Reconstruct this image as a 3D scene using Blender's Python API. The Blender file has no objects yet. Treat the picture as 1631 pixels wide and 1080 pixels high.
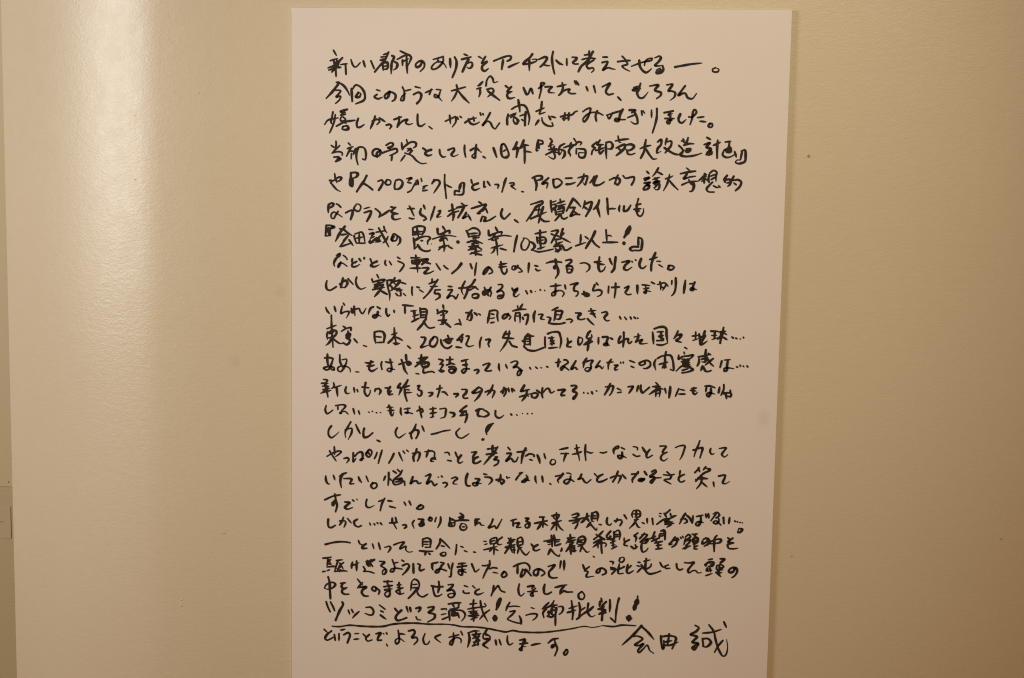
import bpy, bmesh, math, random
from mathutils import Vector, Matrix

random.seed(7)
R = math.radians
scene = bpy.context.scene
col = scene.collection

# ------------------------------------------------------------------ camera
TOP = 1.80                      # height of the board's top edge above the floor
cam_d = bpy.data.cameras.new('camera')
cam = bpy.data.objects.new('camera', cam_d)
col.objects.link(cam)
cam_d.sensor_width = 36.0
cam_d.lens = 36.0 * 2400.0 / 1631.0
cam_d.clip_start = 0.05
cam_d.clip_end = 100.0
PITCH, YAW, ROLL = 0.11978565, -0.12455875, 0.01666735
fwd = Vector((math.sin(YAW) * math.cos(PITCH), math.cos(YAW) * math.cos(PITCH), -math.sin(PITCH)))
rgt = Vector((math.cos(YAW), -math.sin(YAW), 0.0))
upv = rgt.cross(fwd)
c_, s_ = math.cos(ROLL), math.sin(ROLL)
r2 = rgt * c_ + upv * s_
u2 = upv * c_ - rgt * s_
m = Matrix((r2, u2, -fwd)).transposed().to_4x4()
m.translation = Vector((0.67270498, -2.42876816, TOP - 0.23504280))
cam.matrix_world = m
scene.camera = cam

# ------------------------------------------------------------------ world (dim warm bounce of the gallery)
w = bpy.data.worlds.new('World')
scene.world = w
w.use_nodes = True
bg = w.node_tree.nodes['Background']
bg.inputs['Color'].default_value = (1.0, 0.44, 0.08, 1)
bg.inputs['Strength'].default_value = 0.205

# ------------------------------------------------------------------ lamps
KEY_P, KEY_C = 154, (1.0, 0.925, 0.70)
SIDE_P, SIDE_C = 32, (0.955, 0.96, 0.93)
def aim(o, target):
    d = Vector(target) - o.location
    o.rotation_euler = d.to_track_quat('-Z', 'Y').to_euler()

def spot(name, loc, target, power, color, angle, blend, size):
    d = bpy.data.lights.new(name, 'SPOT')
    d.energy = power
    d.color = color
    d.spot_size = R(angle)
    d.spot_blend = blend
    d.shadow_soft_size = size
    o = bpy.data.objects.new(name, d)
    o.location = loc
    col.objects.link(o)
    aim(o, target)
    return o

def area(name, loc, target, power, color, sx, sy):
    d = bpy.data.lights.new(name, 'AREA')
    d.shape = 'RECTANGLE'
    d.size, d.size_y = sx, sy
    d.energy = power
    d.color = color
    o = bpy.data.objects.new(name, d)
    o.location = loc
    col.objects.link(o)
    aim(o, target)
    return o

spot('track_spot', (1.05, -2.3, 3.25), (0.47, 0.0, TOP - 0.33), KEY_P, KEY_C, 42, 1.0, 0.10)
area('side_light', (-1.98, -1.39, TOP + 0.08), (-0.28, 0.02, TOP - 0.05), SIDE_P, SIDE_C, 0.80, 1.40)

scene.cycles.filter_width = 1.1
scene.view_settings.view_transform = 'Standard'
scene.view_settings.look = 'None'
scene.view_settings.exposure = 0.02
scene.view_settings.gamma = 1.0
scene.view_settings.use_curve_mapping = False

# ------------------------------------------------------------------ materials
def mat(name, base, rough, spec=0.5):
    M = bpy.data.materials.new(name)
    M.use_nodes = True
    b = M.node_tree.nodes['Principled BSDF']
    b.inputs['Base Color'].default_value = (*base, 1)
    b.inputs['Roughness'].default_value = rough
    b.inputs['Specular IOR Level'].default_value = spec
    return M, M.node_tree, b

def N(nt, t, **kw):
    n = nt.nodes.new(t)
    for k, val in kw.items():
        setattr(n, k, val)
    return n

def mix(nt, a, b, f):
    n = N(nt, 'ShaderNodeMix', data_type='RGBA')
    for sock, val in ((n.inputs[6], a), (n.inputs[7], b), (n.inputs[0], f)):
        if hasattr(val, 'is_output'):
            nt.links.new(val, sock)
        elif isinstance(val, tuple):
            sock.default_value = (*val, 1)
        else:
            sock.default_value = val
    return n.outputs[2]

def noise(nt, scale, detail=2.0, rough=0.5, stretch=(1, 1, 1)):
    tc = N(nt, 'ShaderNodeTexCoord')
    mp = N(nt, 'ShaderNodeMapping')
    mp.inputs['Scale'].default_value = stretch
    nt.links.new(tc.outputs['Object'], mp.inputs['Vector'])
    n = N(nt, 'ShaderNodeTexNoise')
    n.inputs['Scale'].default_value = scale
    n.inputs['Detail'].default_value = detail
    n.inputs['Roughness'].default_value = rough
    nt.links.new(mp.outputs['Vector'], n.inputs['Vector'])
    return n.outputs['Fac']

def remap(nt, v, a, b, c=0.0, d=1.0, smooth=False):
    n = N(nt, 'ShaderNodeMapRange')
    if smooth:
        n.interpolation_type = 'SMOOTHSTEP'
    nt.links.new(v, n.inputs['Value'])
    for i, x in zip(('From Min', 'From Max', 'To Min', 'To Max'), (a, b, c, d)):
        n.inputs[i].default_value = x
    return n.outputs['Result']

def spot_mask(nt, p, r0, r1, squash=(1, 1, 1)):
    """1 inside a small mark of the surface at p (object space), 0 outside"""
    tc = N(nt, 'ShaderNodeTexCoord')
    s = N(nt, 'ShaderNodeVectorMath', operation='SUBTRACT')
    nt.links.new(tc.outputs['Object'], s.inputs[0])
    s.inputs[1].default_value = p
    q = N(nt, 'ShaderNodeVectorMath', operation='MULTIPLY')
    nt.links.new(s.outputs[0], q.inputs[0])
    q.inputs[1].default_value = squash
    l = N(nt, 'ShaderNodeVectorMath', operation='LENGTH')
    nt.links.new(q.outputs[0], l.inputs[0])
    return remap(nt, l.outputs['Value'], r0, r1, 1.0, 0.0, True)

def mul(nt, a, k):
    n = N(nt, 'ShaderNodeMath', operation='MULTIPLY')
    nt.links.new(a, n.inputs[0])
    n.inputs[1].default_value = k
    return n.outputs[0]

def add(nt, a, b):
    n = N(nt, 'ShaderNodeMath', operation='ADD')
    nt.links.new(a, n.inputs[0])
    nt.links.new(b, n.inputs[1])
    return n.outputs[0]

def bump(nt, h, b, dist, strength=1.0):
    n = N(nt, 'ShaderNodeBump')
    n.inputs['Distance'].default_value = dist
    n.inputs['Strength'].default_value = strength
    nt.links.new(h, n.inputs['Height'])
    nt.links.new(n.outputs['Normal'], b.inputs['Normal'])

def px(x, y, depth=0.0):
    """a mark measured on the wall: metres right of the board's left edge, metres below its top"""
    return (x, depth, TOP - y)

# painted plaster: cream satin emulsion, roller stipple, a few nail holes and scuffs
WALL, nt, b = mat('cream_wall_paint', (0.66, 0.62, 0.455), 0.42, 0.8)
patch = remap(nt, noise(nt, 2.2, 3, 0.55), 0.3, 0.7)
cl = mix(nt, (0.690, 0.608, 0.455), (0.712, 0.630, 0.480), patch)
fine = remap(nt, noise(nt, 60, 3, 0.6), 0.35, 0.7)
cl = mix(nt, cl, (0.662, 0.578, 0.43), mul(nt, fine, 0.25))
for (x, y, ra, rb, k, sq) in (
        (0.8344, 0.2253, 0.0016, 0.0034, 0.75, (1, 0, 1)),      # nail hole
        (1.1599, 0.8259, 0.0012, 0.0030, 0.45, (1, 0, 1)),
        (0.8327, 0.8712, 0.0012, 0.0030, 0.35, (1, 0, 1)),
        (-0.0992, 0.5819, 0.002, 0.014, 0.10, (1, 0, 0.8)),     # faint smudges
        (-0.0209, 0.4633, 0.002, 0.012, 0.08, (1, 0, 0.9)),
        (-0.1196, 0.8796, 0.0006, 0.0022, 0.55, (0.35, 0, 1.6))):   # short scratch
    cl = mix(nt, cl, (0.24, 0.19, 0.12), mul(nt, spot_mask(nt, px(x, y), ra, rb, sq), k))
nt.links.new(cl, b.inputs['Base Color'])
st = noise(nt, 270, 2.5, 0.55, (0.75, 1, 1.35))
st2 = noise(nt, 110, 2, 0.5, (0.6, 1, 1.3))
wv = noise(nt, 5, 1.5, 0.5, (0.5, 1, 1.2))
tc = N(nt, 'ShaderNodeTexCoord')
sep = N(nt, 'ShaderNodeSeparateXYZ')
nt.links.new(tc.outputs['Object'], sep.inputs[0])
lapx = remap(nt, sep.outputs['X'], -0.12, -0.30, 0.0, 1.0, True)
lap = remap(nt, sep.outputs['Z'], TOP - 0.259, TOP - 0.2565, 0.0, 1.0, True)
lap2 = remap(nt, sep.outputs['Z'], TOP - 0.545, TOP - 0.541, 0.0, 1.0, True)
lapm = N(nt, 'ShaderNodeMath', operation='MULTIPLY')
nt.links.new(add(nt, lap, mul(nt, lap2, 0.6)), lapm.inputs[0])
nt.links.new(lapx, lapm.inputs[1])
h = add(nt, add(nt, st, mul(nt, st2, 0.9)), mul(nt, wv, 2.5))
h = add(nt, h, mul(nt, lapm.outputs[0], -0.35))
bump(nt, h, b, 0.00032)
rg = remap(nt, noise(nt, 40, 3), 0.3, 0.7, 0.33, 0.39)
nt.links.new(rg, b.inputs['Roughness'])

FAR, nt, b = mat('far_wall_paint', (0.59, 0.505, 0.305), 0.5)
bump(nt, noise(nt, 150, 2), b, 0.0005)

# board: white laminated sheet on foam board, very slightly warm
BOARD, nt, b = mat('board_sheet', (0.80, 0.765, 0.735), 0.55, 0.35)
cl = mix(nt, (0.820, 0.765, 0.750), (0.807, 0.750, 0.730), remap(nt, noise(nt, 6, 3, 0.6), 0.35, 0.65))
smudge = spot_mask(nt, px(0.779, 0.644, -0.006), 0.004, 0.016, (1, 0.2, 0.75))
cl = mix(nt, cl, (0.62, 0.57, 0.53), mul(nt, smudge, 0.30))
nt.links.new(cl, b.inputs['Base Color'])
bump(nt, noise(nt, 500, 2), b, 0.00006)

INKM, nt, b = mat('black_ink', (0.020, 0.0145, 0.0115), 0.6, 0.3)
dens = remap(nt, noise(nt, 180, 2), 0.3, 0.75)
nt.links.new(mix(nt, (0.016, 0.011, 0.009), (0.030, 0.021, 0.016), dens), b.inputs['Base Color'])

CARD, nt, b = mat('card_stock', (0.60, 0.52, 0.34), 0.6)
BRD2, nt, b = mat('picture_board', (0.66, 0.57, 0.36), 0.55)
PRINT, nt, b = mat('grey_print', (0.28, 0.22, 0.13), 0.6)
METAL, nt, b = mat('pin_metal', (0.30, 0.24, 0.16), 0.35)
b.inputs['Metallic'].default_value = 0.8

# ------------------------------------------------------------------ mesh helpers
def link(name, bm, material, parent=None, smooth=False):
    me = bpy.data.meshes.new(name)
    bm.normal_update()
    bm.to_mesh(me)
    bm.free()
    me.materials.append(material)
    if smooth:
        for p in me.polygons:
            p.use_smooth = True
    o = bpy.data.objects.new(name, me)
    col.objects.link(o)
    if parent:
        o.parent = parent
    return o

def box(bm, x0, x1, y0, y1, z0, z1, bevel=0.0, seg=2):
    vs = [bm.verts.new((x, y, z)) for x in (x0, x1) for y in (y0, y1) for z in (z0, z1)]
    fs = [(0, 1, 3, 2), (4, 6, 7, 5), (0, 4, 5, 1), (2, 3, 7, 6), (0, 2, 6, 4), (1, 5, 7, 3)]
    faces = [bm.faces.new([vs[i] for i in f]) for f in fs]
    bmesh.ops.recalc_face_normals(bm, faces=faces)
    if bevel:
        es = list({e for f in faces for e in f.edges})
        bmesh.ops.bevel(bm, geom=es, offset=bevel, segments=seg, affect='EDGES', profile=0.5)

# ------------------------------------------------------------------ the wall: flat, then a long rounded corner on its left
bm = bmesh.new()
prof = [(2.6, 0.0), (1.2, 0.0), (0.4, 0.0), (0.0, 0.0)]
x_, y_, TURN = -0.140, 0.0, 0.0
prof.append((x_, y_))
for length, turn, n in ((0.085, 4, 12), (0.040, 7, 12), (0.170, 13, 20), (0.080, 5, 8), (0.070, 0, 2)):
    for i in range(n):
        TURN += R(turn) / n / 2
        x_ -= math.cos(TURN) * length / n
        y_ += math.sin(TURN) * length / n
        TURN += R(turn) / n / 2
        prof.append((x_, y_))
ex, ey = x_, y_
# end of the wall: a small rounded arris, then its thickness going back
dx, dy = -math.cos(TURN), math.sin(TURN)
rr = 0.004
bx_, by_ = prof[-1]
for i in range(1, 7):
    a = (math.pi / 2 - 0.0) * i / 6
    ang = TURN + a
    # centre of the arris lies behind the face
    cx_ = bx_ + rr * math.sin(TURN)
    cy_ = by_ + rr * math.cos(TURN)
    prof.append((cx_ - rr * math.sin(ang), cy_ - rr * math.cos(ang)))
lx, ly = prof[-1]
prof.append((lx + 0.12 * math.sin(TURN), ly + 0.12 * math.cos(TURN)))
zs = [0.0, 0.4, 0.8, 1.2, 1.6, 2.0, 2.4, 3.2]
grid = [[bm.verts.new((x, y, z)) for z in zs] for x, y in prof]
for i in range(len(prof) - 1):
    for k in range(len(zs) - 1):
        bm.faces.new((grid[i][k], grid[i][k + 1], grid[i + 1][k + 1], grid[i + 1][k]))
bmesh.ops.recalc_face_normals(bm, faces=bm.faces)
for f in bm.faces:
    if f.calc_center_median().x > 0 and f.normal.y > 0:
        bmesh.ops.reverse_faces(bm, faces=bm.faces)
        break
# little lumps of dried paint
def lump(x, y, r, yy=0.0):
    t = bmesh.ops.create_icosphere(bm, subdivisions=2, radius=r)
    bmesh.ops.scale(bm, verts=t['verts'], vec=(1, 0.5, 1))
    bmesh.ops.translate(bm, verts=t['verts'], vec=(x, yy, TOP - y))
def wall_y(x):
    for (xa, ya), (xb, yb) in zip(prof, prof[1:]):
        if xb <= x <= xa:
            return ya + (yb - ya) * (x - xa) / (xb - xa + 1e-9)
    return 0.0
for x, y, r in ((-0.1587, 0.1376, 0.0014), (-0.2724, 0.176, 0.0012), (-0.2728, 0.2818, 0.0015),
                (-0.1963, 0.9995, 0.0016), (-0.1975, 1.0095, 0.0018), (-0.2681, 1.0817, 0.0014)):
    lump(x, y, r, wall_y(x))
wall = link('wall', bm, WALL, smooth=True)
wall['kind'] = 'structure'

# ------------------------------------------------------------------ the wall farther back, seen past the corner
FY = 0.62
bm = bmesh.new()
vs = [bm.verts.new(p) for p in ((-4, FY, 0), (1.5, FY, 0), (1.5, FY, 3.2), (-4, FY, 3.2))]
bm.faces.new(vs)
far = link('back_wall', bm, FAR)
far['kind'] = 'structure'

# ------------------------------------------------------------------ things on the back wall
bm = bmesh.new()
box(bm, -1.60, -0.745, FY - 0.0022, FY - 0.0005, TOP - 0.9625, TOP + 0.25, 0.001)
pic = link('picture_panel', bm, BRD2)
pic['label'] = 'cream panel on the back wall at the far left edge, above the small caption card'
pic['category'] = 'panel'
bm = bmesh.new()
ret = bmesh.ops.create_uvsphere(bm, u_segments=12, v_segments=8, radius=0.0016)
bmesh.ops.scale(bm, verts=ret['verts'], vec=(1, 0.6, 1))
bmesh.ops.translate(bm, verts=ret['verts'], vec=(-0.8042, FY - 0.0026, TOP - 0.9516))
link('pin_head', bm, METAL, pic)

bm = bmesh.new()
box(bm, -0.95, -0.8015, FY - 0.0019, FY - 0.0005, TOP - 1.0771, TOP - 1.0072, 0.0005)
card = link('caption_card', bm, CARD)
card['label'] = 'small cream caption card with dark print, cut off by the left edge of the photo'
card['category'] = 'card'
bm = bmesh.new()
for (xa, xb, za, zb) in ((-0.8315, -0.8262, 1.0325, 1.0352), (-0.8300, -0.8225, 1.0400, 1.0412), (-0.8228, -0.8165, 1.0405, 1.0418),
                         (-0.90, -0.8345, 1.0320, 1.0350), (-0.90, -0.833, 1.0400, 1.0415)):
    box(bm, xa, xb, FY - 0.0022, FY - 0.0019, TOP - zb, TOP - za)
link('printed_line', bm, PRINT, card)

# ------------------------------------------------------------------ the text board
T = 0.006
bm = bmesh.new()
box(bm, 0.0, 0.8, -T, -0.0015, TOP - 1.131, TOP, 0.0006, 2)
board = link('text_board', bm, BOARD)
board['label'] = 'large white board covered in black handwritten Japanese text, hung on the cream wall'
board['category'] = 'board'

# handwriting: every stroke is a pen line given in half millimetres on the board (x right, y down)
INK = {
'1': '''140,134 150,151/129,168 155,160/142,166 143,183/152,166 147,186/122,191 157,178/124,198 160,187/147,178 149,218/145,191 135,204/152,188 165,188/140,183 142,198/137,200 152,190/170,158 157,173 155,190 165,190/163,180 186,177/180,178 182,211/198,163 203,178 210,187 216,186 229,173/239,168 245,187/264,167 275,192/305,147 320,142/297,155 318,152/295,165 312,160/322,139 310,164 292,184 277,202/302,172 305,196/302,174 318,172 318,191 305,194/310,184 315,182/333,150 340,154 333,172 331,208/338,167 351,176 348,189 338,196/360,135 381,144 393,147/350,162 376,149 388,148 396,154 393,166 386,181/368,164 368,181/368,169 388,159/381,147 382,176 384,205/431,171 426,181 414,186 411,178 421,168 431,166 439,173 439,185 426,200/468,161 503,151/500,151 501,165 493,178 478,190 466,192 463,188 468,178 483,168 498,170 508,180 511,187/483,161 486,170/523,158 525,187/538,153 544,165 543,187 531,218/568,143 580,148/561,160 591,152/583,160 573,179 564,199/578,172 593,169 596,177 591,186 584,188 578,184/615,150 628,157/638,150 631,162 626,172 638,167/643,164 631,172/643,167 628,181 628,191 636,196 648,188/665,164 690,154 710,148 720,149 718,159 708,164/695,161 693,176 691,190/713,183 728,176 747,168/789,141 782,151 765,166 760,173 770,173 802,163 804,158 789,158/779,156 780,194/809,158 831,150 836,153 827,170 814,182/827,175 837,177 846,177/855,133 852,153 855,179 861,203/865,160 875,169 887,174/899,155 900,176/916,150 931,152 929,157 919,167 924,171 936,171/955,143 977,140/948,157 970,152 990,154/970,130 970,152/982,132 966,161 946,178 937,195/985,159 973,166 963,176 969,185 983,183 986,190 979,197/1014,149 1029,149/1012,166 1029,163 1025,175 1015,190 1032,182 1042,185 1054,187/1075,146 1090,160/1061,163 1083,160 1100,159/1088,163 1093,170 1076,177 1083,184 1101,193/1105,177 1136,165 1168,157 1170,152 1158,153 1148,162 1146,174/1129,158 1132,177 1142,191 1152,196 1161,191 1168,184/1178,150 1192,145 1197,150 1190,162 1179,174 1203,174/1203,174 1206,186 1199,195 1184,198 1186,188 1198,181/1189,193 1198,186/1191,195 1203,186/1242,178 1268,173 1297,168 1326,165/1369,179 1360,184 1362,191 1377,191 1379,184 1369,179''',
'2': '''150,237 158,237 141,262 116,289/158,237 175,248 189,267 194,278/141,262 164,264 150,284 164,281 161,292 147,305/200,256 203,297/203,259 214,245 229,250 243,269 243,291 215,305/223,269 215,283 226,283 231,272 223,269/282,259 296,263/285,274 276,282 288,288 304,282/326,265 321,282 313,287 310,279 321,268 335,267 346,276 343,290 335,295/368,249 374,262 374,281 371,292 363,292 368,278 379,270/377,262 396,257/410,248 427,252/405,273 421,266 430,272 427,289 416,302/443,267 468,256/463,256 457,272/479,256 496,257/493,261 485,280 474,280 474,272 485,277 491,285 499,293/529,260 575,247/545,241 548,255 540,277 529,293/551,260 567,279 587,298/630,230 619,241 614,243/625,249 611,253/622,251 622,268 618,278/641,243 644,224 654,212 663,221 666,232 679,229/644,254 661,251 666,259 647,278/647,259 661,270 686,288/704,242 715,250/723,245 713,256 710,261 726,260/721,261 710,269 713,280 721,282 735,278/762,247 767,258 773,269 778,266 786,250 793,266/811,249 830,233 824,231 819,233 819,252 813,281/832,244 854,244 844,254 844,260 863,263/870,243 900,236/886,230 889,243 884,262 876,270/876,270 895,254 911,251 906,259 914,264 930,264/925,224 931,237/930,225 939,237/963,242 969,256/987,239 993,261/1014,242 1038,231 1031,244 1026,258 1034,266 1050,263/1064,273 1075,284/1135,230 1130,249 1125,259 1133,275 1144,275 1152,267 1160,256/1114,243 1132,238/1116,243 1125,246 1111,251 1130,254/1114,254 1135,246/1164,238 1191,235 1181,251 1200,258 1200,266 1187,277/1218,234 1236,232 1224,253 1232,253 1245,258 1243,271 1230,282/1276,236 1266,250 1256,266 1269,260 1277,260 1285,273 1299,276 1312,260''',
'3': '''139,332 136,348 133,367 142,373/147,340 142,367 128,400/111,373 122,359 156,351/187,323 164,331 181,333/175,326 170,339 181,337/164,342 181,339/173,348 181,356 173,361 164,359 167,348 175,348/150,378 178,364 212,358/164,361 184,369/173,378 187,377 190,386 178,389 170,386 173,378/223,352 218,369 221,380 229,380 243,371/279,344 274,360 263,385/268,360 288,354 294,360 285,371/293,349 313,362/316,372 327,370 333,375 327,384/341,354 366,345/358,345 358,359 352,378/352,378 369,359 386,353 380,364 389,369 403,366/419,336 419,358 422,371 430,374 444,366/456,374 467,382/510,357 530,348 543,343 544,359 533,375/524,338 527,365/549,343 552,351/557,340 563,345/574,361 590,350 612,345/585,348 591,361 602,366 615,362 621,358/601,342 604,355/623,328 626,336/632,331 634,336/656,328 646,347 632,369 648,355 657,360 665,374 673,379 679,371 687,360/714,332 711,349 712,365/725,316 738,308 760,302 771,308 779,326 783,345 780,364/746,286 750,308 752,324/717,338 741,327/722,343 739,332/731,340 742,346 745,359 739,362 731,351 733,343/747,348 750,354/752,337 774,329/771,324 769,343 769,367/758,348 766,353/822,291 820,312 815,329/804,322 831,310/815,331 834,324/813,350 802,366/823,342 826,355 840,366 859,367 856,357/845,336 851,347/853,337 867,341/883,338 899,333 916,330/897,325 894,349/889,344 910,343 908,349/910,325 908,346/913,333 921,330 929,322 937,319/954,321 967,312 978,310 976,324 968,343 958,353 955,345 965,332 979,324 1000,323 1019,331/1000,318 995,334 998,350/1030,331 1054,323 1073,317 1083,312/1049,323 1038,342 1033,334/1081,312 1073,328 1068,349 1057,347 1060,341 1071,344 1090,344/1102,314 1121,314 1110,322/1097,338 1124,327/1118,319 1127,338 1130,356/1130,356 1119,357 1106,349/1140,316 1143,330/1145,316 1151,324/1172,313 1173,337/1189,308 1189,337 1184,361 1177,385/1212,321 1241,315/1231,318 1226,329 1239,323/1215,339 1245,339/1231,321 1232,344 1227,355 1221,350 1226,344 1237,344/1263,325 1258,339 1261,349 1269,352 1282,341/1290,333 1301,333 1314,317 1308,310 1303,317 1301,336 1295,357/1317,335 1338,332/1325,346 1346,348/1357,353 1352,361 1358,365 1365,361 1363,353 1357,353''',
'4': '''149,426 150,437 147,448/133,440 145,448/162,440 147,454 136,465/136,465 159,460 170,464 170,472/142,478 159,478 150,492/156,481 165,483 148,492/190,431 198,439/187,450 207,443/201,444 193,458 184,475/201,466 200,483/198,458 210,458/215,450 207,469/210,455 229,444 243,447 249,463 246,485 238,482/224,450 218,463 218,483 223,502/297,454 286,462 283,473 272,468 272,457 283,449 297,454 297,465 286,476/316,437 330,429 339,431 336,440 322,445 339,451/303,462 328,453 350,448 353,456 342,464 328,470/336,467 334,486/383,417 386,428/367,428 370,450/370,450 378,439 400,425 414,428 414,438 406,444/386,447 398,447 386,455/398,447 398,461/403,452 392,463/378,469 364,488/378,461 401,469 417,485 434,494 451,492/437,444 451,454/465,449 451,454 445,462 454,468 467,465/492,448 495,464 504,472 512,470/520,449 539,443 540,450 531,464 537,469 554,463/574,433 574,452 578,471/593,449 610,441 624,451/612,430 610,452 608,473 599,468 610,454/627,454 629,454/635,468 643,473/668,440 674,456 679,470/695,429 693,442 698,467 712,470 718,461 712,442 701,426 695,429/701,450 709,445/709,466 718,466/744,420 739,433 731,444/734,444 747,439 745,455 743,469/766,414 761,428 753,439/756,439 769,430 783,430/769,433 770,460 770,487/772,449 792,452/813,413 810,430 808,447 813,446/813,413 826,416 827,424 816,427 816,440/851,407 857,415 851,426/846,432 862,426/851,432 860,442/865,431 860,445/838,459 854,451 873,442/846,443 873,439/862,434 865,453 868,466 863,472 855,469 847,464/865,448 876,453/898,423 884,431 879,447 882,458 890,447/887,442 898,447 898,461 890,471/927,406 935,417/919,420 914,431/930,428 941,417 952,419 947,428/895,436 917,428 936,425/925,428 914,441 912,450 917,458 917,463/936,438 936,455/941,438 963,441 966,451 961,465 947,465 944,452 961,451/1001,416 987,430 996,435 988,443 985,456/1011,410 1003,424 1022,424/1014,424 1009,437 1025,434/998,443 1020,437/1009,440 1012,453 1023,442/1007,448 1018,451/1030,418 1044,415 1052,426 1047,437 1036,437/1030,424 1031,445 1033,469/1068,396 1073,415 1079,417/1060,412 1084,407 1103,405/1063,434 1090,423 1090,433 1077,447 1064,458/1071,436 1079,442/1090,425 1111,422 1120,428 1112,438 1098,441 1093,436/1098,444 1101,452 1112,454 1123,450/1157,406 1154,424 1152,443 1142,465/1139,435 1155,428 1173,424/1157,435 1171,456 1182,467 1193,466/1194,413 1205,405 1205,421 1195,434 1193,448 1206,442/1223,402 1219,418 1219,423/1221,413 1237,410 1237,423 1225,439 1219,447/1216,431 1233,442 1249,450 1260,452/1274,401 1277,412 1285,414/1290,398 1287,409 1280,422/1277,422 1293,417 1309,417/1269,409 1279,406/1261,423 1272,433 1275,441 1267,452 1281,457 1310,454 1334,446/1285,433 1299,433 1296,441 1286,444 1280,436/1285,438 1296,438/1348,396 1361,403/1341,419 1359,413 1349,427 1362,432 1352,445 1350,451 1360,440 1365,440 1366,448 1355,453/1350,448 1363,445/1355,440 1360,450/1370,421 1391,411/1383,405 1382,431 1383,461/1407,410 1425,407/1420,412 1418,428/1408,434 1421,426 1424,439 1413,442 1408,434/1413,434 1424,433/1410,439 1421,439/1405,434 1400,450 1411,458 1427,455 1440,446/1437,439 1443,457/1458,438 1469,434 1472,454 1470,470 1451,477 1441,473 1446,466 1456,466/1461,438 1456,465''',
'5': '''145,532 148,549 153,562/128,554 142,554 159,543 168,545 162,554 151,557/131,560 142,573 153,584 165,590/131,563 139,554/199,528 199,548 196,567 204,572 207,545/199,528 216,527 223,531 216,542 204,545/196,548 196,564/202,553 202,567/252,536 244,552 230,572 219,589/241,561 258,571 272,582/289,554 303,550 306,557 300,571 292,583/320,548 314,559 320,565 331,562 331,551 323,548/348,550 345,564 345,578/348,550 362,547 371,555 368,569 357,578 345,578/384,544 401,541 390,550/387,555 401,558/388,588 399,582 410,563 421,546/421,549 424,563/415,549 424,552/432,541 435,552/413,563 421,560/438,568 455,564/446,568 438,576/438,582 455,579/471,554 480,548/474,545 491,548 494,556 485,573 474,589/474,548 468,559/510,528 510,553 513,580 516,605/516,561 524,566 533,569/559,560 564,555 573,554 573,571 570,590 545,593/559,563 559,579/559,582 545,580 543,593/564,557 562,571/597,543 600,554 603,557/620,554 603,562 601,570 609,576 626,570/639,548 639,567/639,567 645,564/650,548 659,561/675,557 686,558 684,569/711,536 705,555 698,581/703,552 711,536/722,552 736,551 736,557 728,560 744,573/762,578 769,579/796,534 812,527 826,528 826,536 807,542/804,537 810,553 808,573/848,533 829,552 845,549 843,566/864,538 865,554 870,563 884,557 892,546 878,535 864,538/903,533 924,532/906,552 919,551 936,545/962,518 960,531 952,545 941,558/943,531 960,526 973,525 971,539 966,553 960,545/996,526 990,536 982,546/1003,524 998,536 994,547 998,553 1012,552 1028,542/1044,536 1060,529 1076,532 1077,542 1069,551 1063,543/1071,520 1068,526 1061,548/1087,521 1095,529 1111,526 1122,525 1122,536 1115,550/1162,506 1170,514/1155,530 1171,526 1157,536/1155,544 1174,541 1163,549 1171,551 1169,560 1158,565 1153,564 1161,552 1171,551/1199,495 1192,508 1181,522/1197,508 1213,516/1182,532 1205,524/1189,527 1195,535 1185,543 1203,537 1195,548/1187,548 1203,545 1201,562 1193,564 1185,557/1198,546 1190,556/1235,515 1232,529 1228,545 1217,567/1222,529 1235,525 1246,519/1233,532 1246,547 1263,563/1287,493 1298,501/1269,512 1295,506 1317,503/1290,512 1283,523 1280,528 1299,522 1317,519/1296,530 1302,541 1313,549/1310,538 1313,549 1308,565 1300,568/1275,547 1296,538 1328,534/1328,532 1352,513/1346,511 1344,527 1345,540/1339,519 1355,532/1333,527 1352,519/1336,535 1347,527/1360,513 1358,529 1360,537/1362,508 1373,500 1383,505 1381,518 1382,534/1365,518 1376,513/1366,529 1379,521/1371,537 1363,545 1353,559 1359,567 1377,568/1374,548 1385,553 1393,553/1390,547 1396,553/1416,515 1408,528 1411,536/1413,528 1427,528 1425,544 1419,549/1416,539 1424,536/1437,517 1430,533/1432,531 1451,528 1461,535 1457,549 1444,562/1438,538 1446,544''',
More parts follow.
